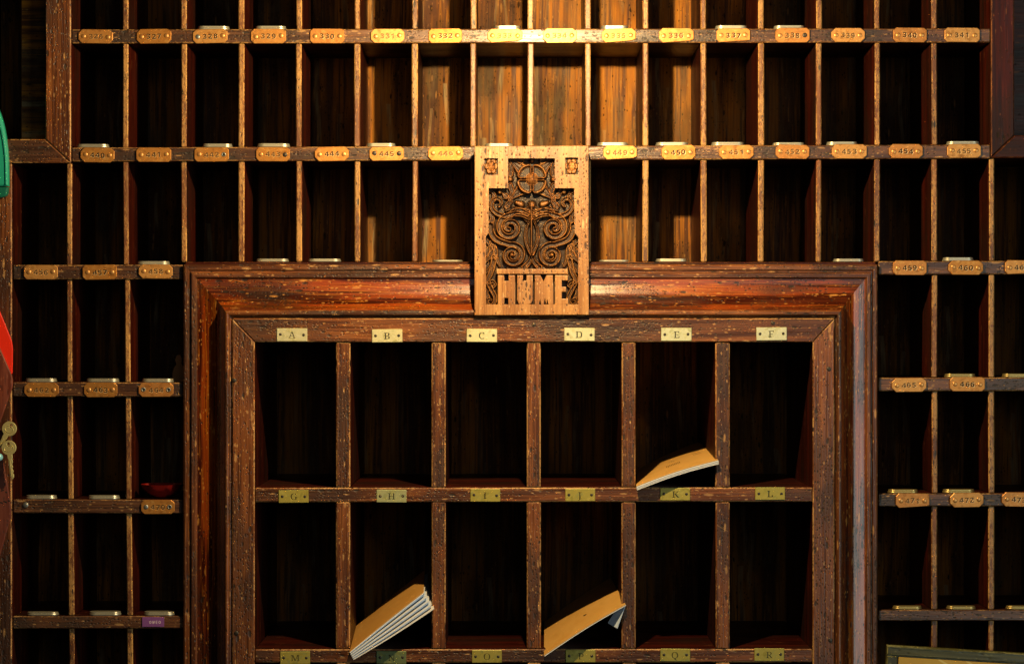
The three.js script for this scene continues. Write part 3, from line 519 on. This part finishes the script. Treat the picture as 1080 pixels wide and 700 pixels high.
for (const cx of [18, 103]) heightMesh('small_rosette', cx - 8.4, cx + 8.4, 11.8, 32.6, 0.4, (x, y) => {
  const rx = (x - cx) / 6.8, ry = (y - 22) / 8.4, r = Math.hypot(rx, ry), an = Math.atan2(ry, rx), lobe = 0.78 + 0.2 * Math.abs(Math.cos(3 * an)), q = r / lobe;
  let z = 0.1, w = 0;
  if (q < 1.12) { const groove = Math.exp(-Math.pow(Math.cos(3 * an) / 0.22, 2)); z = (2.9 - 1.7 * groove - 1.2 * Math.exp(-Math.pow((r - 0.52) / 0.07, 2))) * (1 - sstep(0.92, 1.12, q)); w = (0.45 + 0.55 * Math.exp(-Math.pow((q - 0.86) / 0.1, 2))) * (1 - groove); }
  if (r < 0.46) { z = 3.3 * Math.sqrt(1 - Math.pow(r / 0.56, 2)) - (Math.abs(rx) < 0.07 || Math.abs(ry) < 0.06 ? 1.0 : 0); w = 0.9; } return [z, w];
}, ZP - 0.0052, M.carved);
{ // bar and block letters
  const ext = (outline, hole) => { const s = new THREE.Shape(); outline.forEach((p, i) => i ? s.lineTo(LX(p[0]), LY(p[1])) : s.moveTo(LX(p[0]), LY(p[1]))); s.closePath();
    const g = new THREE.ExtrudeGeometry(s, { depth: 0.0118, bevelEnabled: true, bevelSize: 0.0007, bevelThickness: 0.0008, bevelSegments: 2, bevelOffset: -0.0006 });
    const pos = g.attributes.position, uv = g.attributes.uv; for (let i = 0; i < pos.count; i++) uv.setXY(i, (0.02 + pos.getX(i) - LX(0)) / MU, (0.3 + LY(0) - pos.getY(i)) / MV); g.translate(0, 0, ZP - 0.0138); return g; };
  mesh('bar', ext([[23.8, 130.4], [98.8, 130.4], [98.8, 135.6], [23.8, 135.6]]), M.plaque, plaque);
  const H = [[25, 137], [31.6, 137], [31.8, 143], [36.4, 143], [36.4, 137], [43.2, 137], [43.2, 168], [36.2, 168], [36, 161], [32, 161], [31.8, 168], [25, 168]];
  const U = [[45.4, 137], [51.6, 137], [51.6, 142.6], [55.2, 142.6], [55.2, 137], [61.8, 137], [61.8, 163], [60, 166.8], [57, 168], [50, 168], [47, 166.8], [45.4, 163]];
  const Mm = [[64, 137], [70, 137], [73.4, 143.5], [76.4, 137], [83.2, 137], [83.6, 168], [78.6, 168], [77.4, 162], [76.2, 168], [74.9, 161], [73.4, 168], [70.6, 168], [69.6, 162], [68.4, 168], [64, 168]];
  const E = [[85.4, 137], [99, 137], [99, 142.4], [92.6, 142.4], [92.6, 149.2], [97, 149.2], [97, 154.4], [92.6, 154.4], [92.6, 161.8], [99.2, 161.8], [99.2, 168], [85.4, 168]];
  [[H, 'H'], [U, 'U'], [Mm, 'M'], [E, 'E']].forEach(([o, c]) => mesh('letter', ext(o), M.plaque, plaque, `carved block letter ${c}`));
}

// ---------------------------------------------------------------- flat metal tags lying in the pigeonholes
function stadium(L, W, th, ins) { const s = new THREE.Shape(), r = W / 2; s.absarc(L / 2 - r, 0, r, -pi / 2, pi / 2); s.absarc(-L / 2 + r, 0, r, pi / 2, pi * 1.5); s.closePath(); const g = new THREE.ExtrudeGeometry(s, { depth: th - 2 * ins, curveSegments: 10, bevelEnabled: true, bevelSize: ins, bevelThickness: ins, bevelOffset: -ins, bevelSegments: 2 }); g.rotateX(-pi / 2); g.translate(0, ins, 0); return g; }
const tagGeos = [[0.0345, 0.015, 0.0038], [0.0325, 0.014, 0.0032]].map(([L, W, h]) => { const a = stadium(L, W, h * 0.56, 0.0006), b = stadium(L - 0.0012, W - 0.0012, h * 0.5, 0.0005); b.translate(0, h * 0.52, 0); return mergeGeometries([a, b]); });
const ORD = ['first', 'second', 'third', 'fourth', 'fifth', 'sixth', 'seventh', 'eighth', 'ninth', 'tenth', 'eleventh', 'twelfth', 'thirteenth', 'fourteenth', 'fifteenth', 'sixteenth'];
function tag(x0, x1, topY, where, thin, brass) {
  const m = mesh(numbered('metal_tag'), tagGeos[thin ? 1 : 0], brass ? M.brassTag : M.nickel);
  const c = (x0 + x1) / 2; m.scale.set((x1 - x0) / (thin ? 32.5 : 34.5), thin === 2 ? 0.6 : 1, 1); m.position.set(X(c), topY + 0.0001, -0.0085 - rr(0, 0.0012)); m.rotation.y = rr(-0.03, 0.03);
  m.userData = { label: `flat oval metal tag in ${where}`, category: 'tag', group: 'metal tags in the pigeonholes' };
}
const colOf = (px) => colsTop.filter(c => c < px).length;
for (const [a, b] of [[207, 241], [268, 301], [521, 549], [634, 663], [755, 789], [817, 850]]) tag(a, b, sA.top((a + b) / 2), `the topmost row, ${ORD[colOf(a + 12)]} pigeonhole from the left`, 0);
for (const [a, b, t] of [[79, 113.5, 0], [212, 244, 0], [270, 305, 0], [385.5, 416.7, 0], [511, 541, 1], [630, 663, 0], [692, 727, 0], [751, 786, 0], [816, 850, 1], [873, 906, 0], [1000, 1035, 0]]) tag(a, b, sB.top((a + b) / 2), `the second row, ${ORD[colOf(a + 12)]} pigeonhole from the left`, t);
for (const [a, b, s, t] of [[143, 177.6, sCl, 0], [996, 1029, sCr, 0]]) tag(a, b, s.top((a + b) / 2), a < 500 ? 'the third row, just left of the big frame' : 'the third row, second pigeonhole right of the big frame', t);
const LB = 'left of the big frame', RB = 'right of the big frame';
[[24.6, 58], [89, 124], [148, 182]].forEach(([a, b], i) => tag(a, b, sDl.top((a + b) / 2), `the fourth row ${LB}, ${ORD[i]} pigeonhole`, 0));
[[998, 1031], [1059, 1092]].forEach(([a, b], i) => tag(a, b, sDr.top((a + b) / 2), `the fourth row ${RB}, ${ORD[i + 1]} pigeonhole`, 0, true));
[[25, 58], [91, 124.5]].forEach(([a, b], i) => tag(a, b, sEl.top((a + b) / 2), `the fifth row ${LB}, ${ORD[i]} pigeonhole`, 0));
[[938, 970], [996, 1030]].forEach(([a, b], i) => tag(a, b, sEr.top((a + b) / 2), `the fifth row ${RB}, ${ORD[i]} pigeonhole`, 0, true));
[[26, 60], [92, 126], [150, 183]].forEach(([a, b], i) => tag(a, b, sFl.top((a + b) / 2), i === 2 ? 'the pigeonhole above the purple label' : `the sixth row ${LB}, ${ORD[i]} pigeonhole`, i ? 0 : 1));
[[943, 974], [1000, 1031], [1063, 1096]].forEach(([a, b], i) => tag(a, b, sFr.top((a + b) / 2), `the sixth row ${RB}, ${ORD[i]} pigeonhole`, 1, true));
for (const [a, b, t] of [[269, 303.7, 1], [324, 359, 1], [456, 488, 2], [632, 664, 2], [692, 725, 1], [880, 912.6, 1]]) tag(a, b, unitTop, `the third row behind the moulding, ${ORD[colOf(a + 12)]} pigeonhole from left`, t);

// red round object in the pigeonhole above plate 470
{
  const p = [[0.00001, 0], [0.005, 0.0001], [0.011, 0.0018], [0.0165, 0.0052], [0.0205, 0.0098], [0.0222, 0.0140], [0.0226, 0.0148], [0.0215, 0.0122], [0.017, 0.0072], [0.010, 0.0032], [0.00001, 0.002]].map(a => new THREE.Vector2(...a));
  const g = new THREE.LatheGeometry(p, 32); const m = mesh('bowl', toCreasedNormals(g, 0.7), new THREE.MeshPhysicalMaterial({ color: new THREE.Color().setRGB(0.20, 0.006, 0.004), roughness: 0.4, clearcoat: 0.5, clearcoatRoughness: 0.2 }));
  m.position.set(X(167), sEl.top(166) + 0.0002, -0.027); m.userData = { label: 'dark red shallow bowl in the pigeonhole above plate 470', category: 'bowl' };
}
{ // brown scrap of paper at the back above plate 464
  const s = new THREE.Shape(); [[-7, 0], [7, 0], [7.4, 11], [5, 16], [2.4, 19], [3, 25], [1.2, 28.5], [-2.4, 28], [-4.4, 23], [-2.6, 18.5], [-5.4, 15], [-7, 9]].forEach((p, i) => i ? s.lineTo(p[0] * 0.001, p[1] * 0.001) : s.moveTo(p[0] * 0.001, p[1] * 0.001)); s.closePath();
  const m = mesh('paper_scrap', new THREE.ExtrudeGeometry(s, { depth: 0.0006, bevelEnabled: false }), new THREE.MeshStandardMaterial({ color: new THREE.Color().setRGB(0.5, 0.28, 0.11), roughness: 0.8 }));
  m.position.set(X(180.5), sDl.top(170) + 0.0001, -0.06); m.rotation.y = 0.25; m.userData = { label: 'torn brown paper scrap standing in the pigeonhole above plate 464', category: 'paper' };
}

// ---------------------------------------------------------------- booklets
function patchSolid(fn, th, nu = 14, nv = 10) {
  const top = [], nrm = []; const e = 1e-3;
  for (let j = 0; j <= nv; j++) for (let i = 0; i <= nu; i++) { const u = i / nu, v = j / nv; const p = fn(u, v), a = fn(Math.min(1, u + e), v).sub(fn(Math.max(0, u - e), v)), b = fn(u, Math.min(1, v + e)).sub(fn(u, Math.max(0, v - e))); top.push(p); nrm.push(a.cross(b).normalize()); }
  const pos = [], uv = [], q = (a, b, c, d, ua, ub, uc, ud) => { for (const [p, t] of [[a, ua], [b, ub], [c, uc], [a, ua], [c, uc], [d, ud]]) { pos.push(p.x, p.y, p.z); uv.push(...t); } };
  const bot = top.map((p, k) => p.clone().addScaledVector(nrm[k], -th)); const W = nu + 1;
  for (let j = 0; j < nv; j++) for (let i = 0; i < nu; i++) { const k = j * W + i, t = [[i / nu, j / nv], [(i + 1) / nu, j / nv], [(i + 1) / nu, (j + 1) / nv], [i / nu, (j + 1) / nv]]; q(top[k], top[k + 1], top[k + 1 + W], top[k + W], ...t); q(bot[k + W], bot[k + 1 + W], bot[k + 1], bot[k], t[3], t[2], t[1], t[0]); }
  for (let i = 0; i < nu; i++) { q(bot[i], bot[i + 1], top[i + 1], top[i], [0.005, 0.005], [0.005, 0.005], [0.005, 0.005], [0.005, 0.005]); const k = nv * W + i; q(top[k], top[k + 1], bot[k + 1], bot[k], [0, 1], [0, 1], [0, 1], [0, 1]); }
  for (let j = 0; j < nv; j++) { let k = j * W; q(top[k], top[k + W], bot[k + W], bot[k], [0, 0], [0, 0], [0, 0], [0, 0]); k += nu; q(bot[k], bot[k + W], top[k + W], top[k], [0, 0], [0, 0], [0, 0], [0, 0]); }
  const g = new THREE.BufferGeometry(); g.setAttribute('position', new THREE.Float32BufferAttribute(pos, 3)); g.setAttribute('uv', new THREE.Float32BufferAttribute(uv, 2)); g.computeVertexNormals(); return toCreasedNormals(g, 0.6);
}
const quadFn = (FL, FR, BR, BL, bulge = 0, sag = 0) => (u, v) => { const a = FL.clone().lerp(FR, u), b = BL.clone().lerp(BR, u), p = a.lerp(b, v); p.y += bulge * Math.sin(pi * u) + sag * Math.sin(pi * v); return p; };
function coverTex(draw, base = '#d6a456') { const c = document.createElement('canvas'); c.width = 512; c.height = 512; const g = c.getContext('2d'); g.fillStyle = base; g.fillRect(0, 0, 512, 512); blotches(g, 512, 512, 260, ['#c8923f', '#e0b46c', '#cf9c4a', '#b98538'], 6, 60, 0.16); blotches(g, 512, 512, 500, ['#8a6228', '#f0cc88'], 0.6, 2, 0.4); if (draw) draw(g); const t = new THREE.CanvasTexture(c); t.colorSpace = THREE.SRGBColorSpace; return new THREE.MeshStandardMaterial({ map: t, roughness: 0.55, side: THREE.DoubleSide }); }
const paper = new THREE.MeshStandardMaterial({ color: new THREE.Color().setRGB(0.80, 0.79, 0.76), roughness: 0.7, side: THREE.DoubleSide });
const paperDaylit = new THREE.MeshStandardMaterial({ color: new THREE.Color().setRGB(0.62, 0.74, 0.92), roughness: 0.7, side: THREE.DoubleSide });  // white paper with the cool daylight tint put into its colour
{ // above plate K
  const t = thing('booklet', 'thin tan booklet leaning in the pigeonhole above plate K', 'booklet', 'booklets in the lettered unit');
  const cm = coverTex((g) => { g.fillStyle = '#5a3c14'; for (let k = 0; k < 9; k++) { g.globalAlpha = 0.75; g.fillRect(205 + k * 11, 300 + (k % 2) * 4, 5, 46); } g.globalAlpha = 0.6; for (const [x, y] of [[230, 235], [246, 248], [262, 240], [250, 222]]) g.fillRect(x, y, 9, 9); for (let k = 0; k < 3; k++) g.fillRect(400, 190 + k * 34, 62, 7); g.globalAlpha = 1; });
  const f = quadFn(P(671, 512.3, 0.046), P(757.5, 484.6, 0.036), P(737.5, 466, -0.185), P(672.5, 495, -0.185), 0.002, 0);
  const a = mesh('cover', patchSolid(f, 0.0006), cm, t);
  for (let k = 0; k < 3; k++) mesh('page', patchSolid((u, v) => f(u, v).add(new THREE.Vector3(0.0002 * k + 0.0004, -0.0009 - 0.00135 * k, -0.0005 * k - 0.0002)), 0.00105), paper, t);
}
{ // above plate P
  const t = thing('booklet', 'tan booklet with hanging back leaf leaning in the pigeonhole above plate P', 'booklet', 'booklets in the lettered unit');
  const cm = coverTex((g) => { g.fillStyle = '#2a1c0c'; g.beginPath(); g.ellipse(275, 330, 12, 8, 0.5, 0, 7); g.fill(); });
  const f = quadFn(P(573.8, 690.6, 0.052), P(659.8, 637, 0.036), P(644, 609, -0.13), P(574, 656, -0.13), 0.0018, 0);
  mesh('cover', patchSolid(f, 0.0007), cm, t);
  mesh('page', patchSolid((u, v) => f(u, v).add(new THREE.Vector3(0.0004, -0.0009, -0.0002)), 0.0007), paper, t);
  const lf = quadFn(P(641, 657, 0.02), P(651, 662.5, 0.034), P(659, 639.5, 0.034), P(648, 645.5, 0.02), 0, 0);
  mesh('back_leaf', patchSolid(lf, 0.0006, 6, 6), paperDaylit, t, 'white leaf hanging below the cover, cool daylight tint put in its colour');
}
{ // above plate N
  const t = thing('booklet', 'thick tan booklet with fanned white pages in the pigeonhole above plate N', 'booklet', 'booklets in the lettered unit');
  const cm = coverTex(null, '#c9954a');
  const B = [P(447.8, 601, -0.075), P(375.5, 660, -0.075)];
  const FLs = [368.4, 687.5], FLe = [372.5, 695.2], FRs = [446.4, 624.2], FRe = [457.6, 641.6];
  const f0 = quadFn(P(...FLs, 0.05), P(...FRs, 0.03), B[0], B[1], 0.001, 0); mesh('cover', patchSolid(f0, 0.0005), cm, t);
  const n = 5; for (let k = 0; k < n; k++) { const s = (k + 0.2) / (n - 0.8);
    const fl2 = P(mix(FLs[0], FLe[0], s), mix(FLs[1], FLe[1], s), 0.051), fr2 = P(mix(FRs[0], FRe[0], s), mix(FRs[1], FRe[1], s), 0.031 + 0.0022 * k);
    const f = quadFn(fl2, fr2, B[0].clone().add(new THREE.Vector3(0.003, -0.003 - 0.0022 * k, 0)), B[1].clone().add(new THREE.Vector3(0.001, -0.003 - 0.001 * k, 0)), 0.0006 - 0.0018 * s, 0);
    mesh('page', patchSolid(f, 0.0006), paper, t);
    if (k < n - 1) mesh('page_block', patchSolid((u, v) => { const p = f(u, 0.018 + v * 0.98); p.y -= 0.0007; p.x -= 0.0012 * u; return p; }, 0.0014), paperDaylit, t);
    if (k < n - 1) mesh('page_block', patchSolid((u, v) => { const p = f(u, 0.024 + v * 0.97); p.y -= 0.0007 + 0.0019 * u; p.x -= 0.0014 * u; return p; }, 0.0014), paperDaylit, t); }
}

// ---------------------------------------------------------------- things hanging at the left edge, album at lower right
function slab(pts, z0, th, bev, curve = 6) { const s = new THREE.Shape(); pts.forEach((p, i) => { const a = X(p[0], z0), b = Y(p[1], z0); if (!i) s.moveTo(a, b); else if (p.length > 2) s.quadraticCurveTo(X(p[2], z0), Y(p[3], z0), a, b); else s.lineTo(a, b); }); s.closePath(); const g = new THREE.ExtrudeGeometry(s, { depth: th - 2 * bev, bevelEnabled: true, bevelSize: bev, bevelThickness: bev, bevelOffset: -bev, bevelSegments: 3, curveSegments: 12 }); g.translate(0, 0, z0 + bev); return g; }
{
  const t = thing('plastic_fob', 'translucent teal plastic fob at the left edge beside the top rows', 'fob');
  const teal = new THREE.MeshPhysicalMaterial({ color: new THREE.Color().setRGB(0.02, 0.36, 0.24), roughness: 0.28, clearcoat: 0.8, clearcoatRoughness: 0.15, side: THREE.DoubleSide });
  mesh('body', slab([[-24, 92], [10, 168, 6, 100], [10.4, 197], [-58, 197], [-58, 168], [-24, 92, -54, 100]], 0.0035, 0.010, 0.003), teal, t);
  mesh('base', slab([[-58, 198], [10, 197.6], [9, 205], [2, 209, 8, 208], [-50, 209], [-58, 205]], 0.0035, 0.0105, 0.002), new THREE.MeshPhysicalMaterial({ color: new THREE.Color().setRGB(0.008, 0.13, 0.085), roughness: 0.35, side: THREE.DoubleSide }), t, 'darker green lower band');
  mesh('rib', slab([[-22, 100], [6.4, 172, 3.4, 108], [6.8, 195], [5.4, 195], [5, 172], [-22, 103, 1.5, 112]], 0.0125, 0.0022, 0.0004), teal, t);
}
{
  const red = mesh('red_fob', slab([[-30, 258], [12.4, 360, 10, 352], [13.4, 368, 13, 363], [13, 393], [-30, 470], [-74, 372]], 0.0025, 0.003, 0.0008), new THREE.MeshPhysicalMaterial({ color: new THREE.Color().setRGB(0.85, 0.03, 0.008), roughness: 0.35, clearcoat: 0.3, side: THREE.DoubleSide }));
  red.userData = { label: 'bright red plastic diamond fob behind the brown one at left edge', category: 'fob' };
  const lt = woodTex({ small: 1, sx: 44, base: [0.21, 0.05, 0.025], dark: [0.13, 0.028, 0.014], light: [0.27, 0.07, 0.036], worn: [0.32, 0.11, 0.06], dirt: [0.05, 0.015, 0.01], scratches: 800, grime: 0.3, rough: 0.5, chips: 0.12, pits: 0.3 });
  const lm = matOf(lt, { bump: 0.0005 });
  const metric = (g) => { const p = g.attributes.position, u = g.attributes.uv; for (let i = 0; i < p.count; i++) u.setXY(i, (p.getX(i) + 0.65) / MU, (p.getY(i) + 0.5) / MV); return g; };
  const b1 = mesh('brown_fob', metric(slab([[-30, 300], [12.6, 396, 11, 392], [13, 409, 14, 402], [-30, 530], [-74, 405]], 0.006, 0.004, 0.001)), lm);
  b1.userData = { label: 'reddish brown diamond fob over the red one beside plate 462', category: 'fob' };
  const b2 = mesh('brown_fob_001', metric(slab([[-30, 400], [3, 484], [11, 532, 10, 520], [11.6, 545, 12, 538], [-30, 690], [-74, 545]], 0.0015, 0.004, 0.001)), lm); names.brown_fob = 1;
  b2.userData = { label: 'reddish brown diamond fob with dark writing below the keys', category: 'fob' };
  // two lines of faded dark writing on the lower fob
  const wm = M.hole; let k = 0;
  for (const [x, y, w] of [[2, 517, 3.6], [6, 519, 2], [1, 530, 3], [5, 529, 3.6], [9, 528, 2]]) { const g = new RoundedBoxGeometry(w * 0.001, 0.0012, 0.0004, 1, 0.00015); const m = mesh('writing', g, wm, b2); m.position.set(X(x, 0.0055), Y(y, 0.0055), 0.0056); m.rotation.z = rr(-0.4, 0.4); }
}
const keyMat = new THREE.MeshStandardMaterial({ color: new THREE.Color().setRGB(0.72, 0.60, 0.24), metalness: 0.55, roughness: 0.36, side: THREE.DoubleSide });
function key(label, px, py, z, rot, blade) {
  const s = new THREE.Shape(); const r = 0.0078, a0 = -1.15, a1 = pi + 1.15; s.absarc(0, 0, r, -pi / 2 + 0.36, pi * 1.5 - 0.36, false);
  const k = [[-2.7, -9], [-2.6, -11], [-2.2, -12], [-2.2, -30], [0, -33.5], [1.8, -31], [1.8, -28.5], [1.1, -27], [1.9, -25], [1.0, -22.5], [1.9, -20.5], [1.2, -18], [2.2, -15.5], [2.2, -12], [2.6, -11], [2.7, -9]]; k.forEach(p => s.lineTo(p[0] * 0.001, p[1] * 0.001)); s.closePath();
  const h = new THREE.Path(); h.absellipse(0, 0.0035, 0.0014, 0.0021, 0, pi * 2, true); s.holes.push(h);
  const t = thing('brass_key', label, 'key', 'keys hanging at the left edge');
  const g = new THREE.ExtrudeGeometry(s, { depth: 0.0014, bevelEnabled: true, bevelSize: 0.0004, bevelThickness: 0.0004, bevelSegments: 2, bevelOffset: -0.0004, curveSegments: 14 }); mesh('blank', g, keyMat, t);
  const gr = new RoundedBoxGeometry(0.0009, 0.018, 0.0006, 1, 0.0002); const m = mesh('ridge', gr, keyMat, t); m.position.set(-0.0006, -0.021, 0.0019);
  const em = mesh('stamp', new THREE.TorusGeometry(0.0048, 0.0004, 5, 20), keyMat, t); em.position.set(0, -0.0005, 0.0018); em.scale.y = 0.72;
  t.position.copy(P(px, py, z)); t.rotation.z = rot;
}
key('brass key with long blade hanging in front of the left stile', 9, 472, 0.0136, 0.12);
key('brass key half hidden behind the long-bladed key', 9.5, 452, 0.0108, -0.5);
{ const b = mesh('glass_bead', new THREE.SphereGeometry(0.0042, 20, 14), new THREE.MeshPhysicalMaterial({ color: new THREE.Color().setRGB(0.25, 0.62, 0.72), roughness: 0.15, clearcoat: 1 })); b.position.copy(P(-1.5, 482, 0.0125)); b.userData = { label: 'small pale blue bead at the left edge beside the keys', category: 'bead' }; }
{
  const t = thing('leather_album', 'dark green leather album with gilt panel at the lower right corner', 'album');
  const tx = coverTex((g) => { g.globalAlpha = 0.5; g.strokeStyle = '#f0d890'; g.lineWidth = 9; for (const x of [130, 220]) { g.beginPath(); g.moveTo(x, 0); g.lineTo(x + 60, 60); g.stroke(); } g.globalAlpha = 1; }, '#c79a3a'); tx.metalness = 0.35; tx.roughness = 0.4;
  const lm = matOf(woodTex({ small: 1, sx: 61, base: [0.088, 0.078, 0.014], dark: [0.05, 0.046, 0.010], light: [0.11, 0.1, 0.03], worn: [0.26, 0.24, 0.09], dirt: [0.012, 0.012, 0.006], scratches: 900, grime: 0.4, rough: 0.4, chips: 0.2, pits: 0.4 }), { bump: 0.0008 });
  const bd = (n, x, y, w, h, z, d, mat, gr = 0) => { const m = mesh(n, board(w, h, d, 0.0009, gr), mat, t); m.position.set(x, y, z); return m; };
  bd('cover', 0.09, -0.05, 0.18, 0.1, 0.0, 0.008, lm);
  bd('border', 0.09, -0.0052, 0.18, 0.0096, 0.0052, 0.003, lm); bd('border', 0.0056, -0.0555, 0.0104, 0.089, 0.0052, 0.003, lm, 1);
  bd('tooled_line', 0.09, -0.0016, 0.178, 0.0009, 0.0068, 0.001, lm); bd('tooled_line', 0.09, -0.0088, 0.172, 0.0009, 0.0068, 0.001, lm);
  const pn = mesh('gilt_panel', new RoundedBoxGeometry(0.166, 0.086, 0.002, 1, 0.0006), tx, t); pn.position.set(0.0955, -0.0545, 0.0052);
  const z = 0.012; t.position.copy(P(935.5, 679.5, z)); t.rotation.z = -0.062;
}

// ---------------------------------------------------------------- picture light just above the frame
{
  const t = thing('picture_light', 'small brass picture light above the upper edge of the view', 'lamp');
  const bulb = mesh('bulb', new THREE.SphereGeometry(0.0065, 16, 12), new THREE.MeshStandardMaterial({ color: 0x000000, emissive: lampColor, emissiveIntensity: 60 }), t); bulb.castShadow = false;
  const p = []; for (let i = 0; i <= 10; i++) { const a = i / 10 * pi / 2; p.push(new THREE.Vector2(Math.max(0.0001, 0.022 * Math.sin(a)), 0.02 - 0.02 * Math.cos(a))); }
  const brass = new THREE.MeshStandardMaterial({ color: new THREE.Color().setRGB(0.5, 0.36, 0.14), metalness: 0.8, roughness: 0.4, side: THREE.DoubleSide });
  const sh = mesh('reflector', new THREE.LatheGeometry(p, 24), brass, t); sh.rotation.x = -pi / 2; sh.position.set(0, 0.002, 0.026);
  const arm = mesh('arm', new THREE.TubeGeometry(new THREE.CatmullRomCurve3([[0, 0.004, 0.026], [0, 0.03, 0.035], [0, 0.11, 0.0], [0, 0.15, -0.2], [0, 0.152, -0.43]].map(a => new THREE.Vector3(...a))), 30, 0.003, 8), brass, t);
  t.position.copy(LAMP);
}
renderer.render(scene, camera);
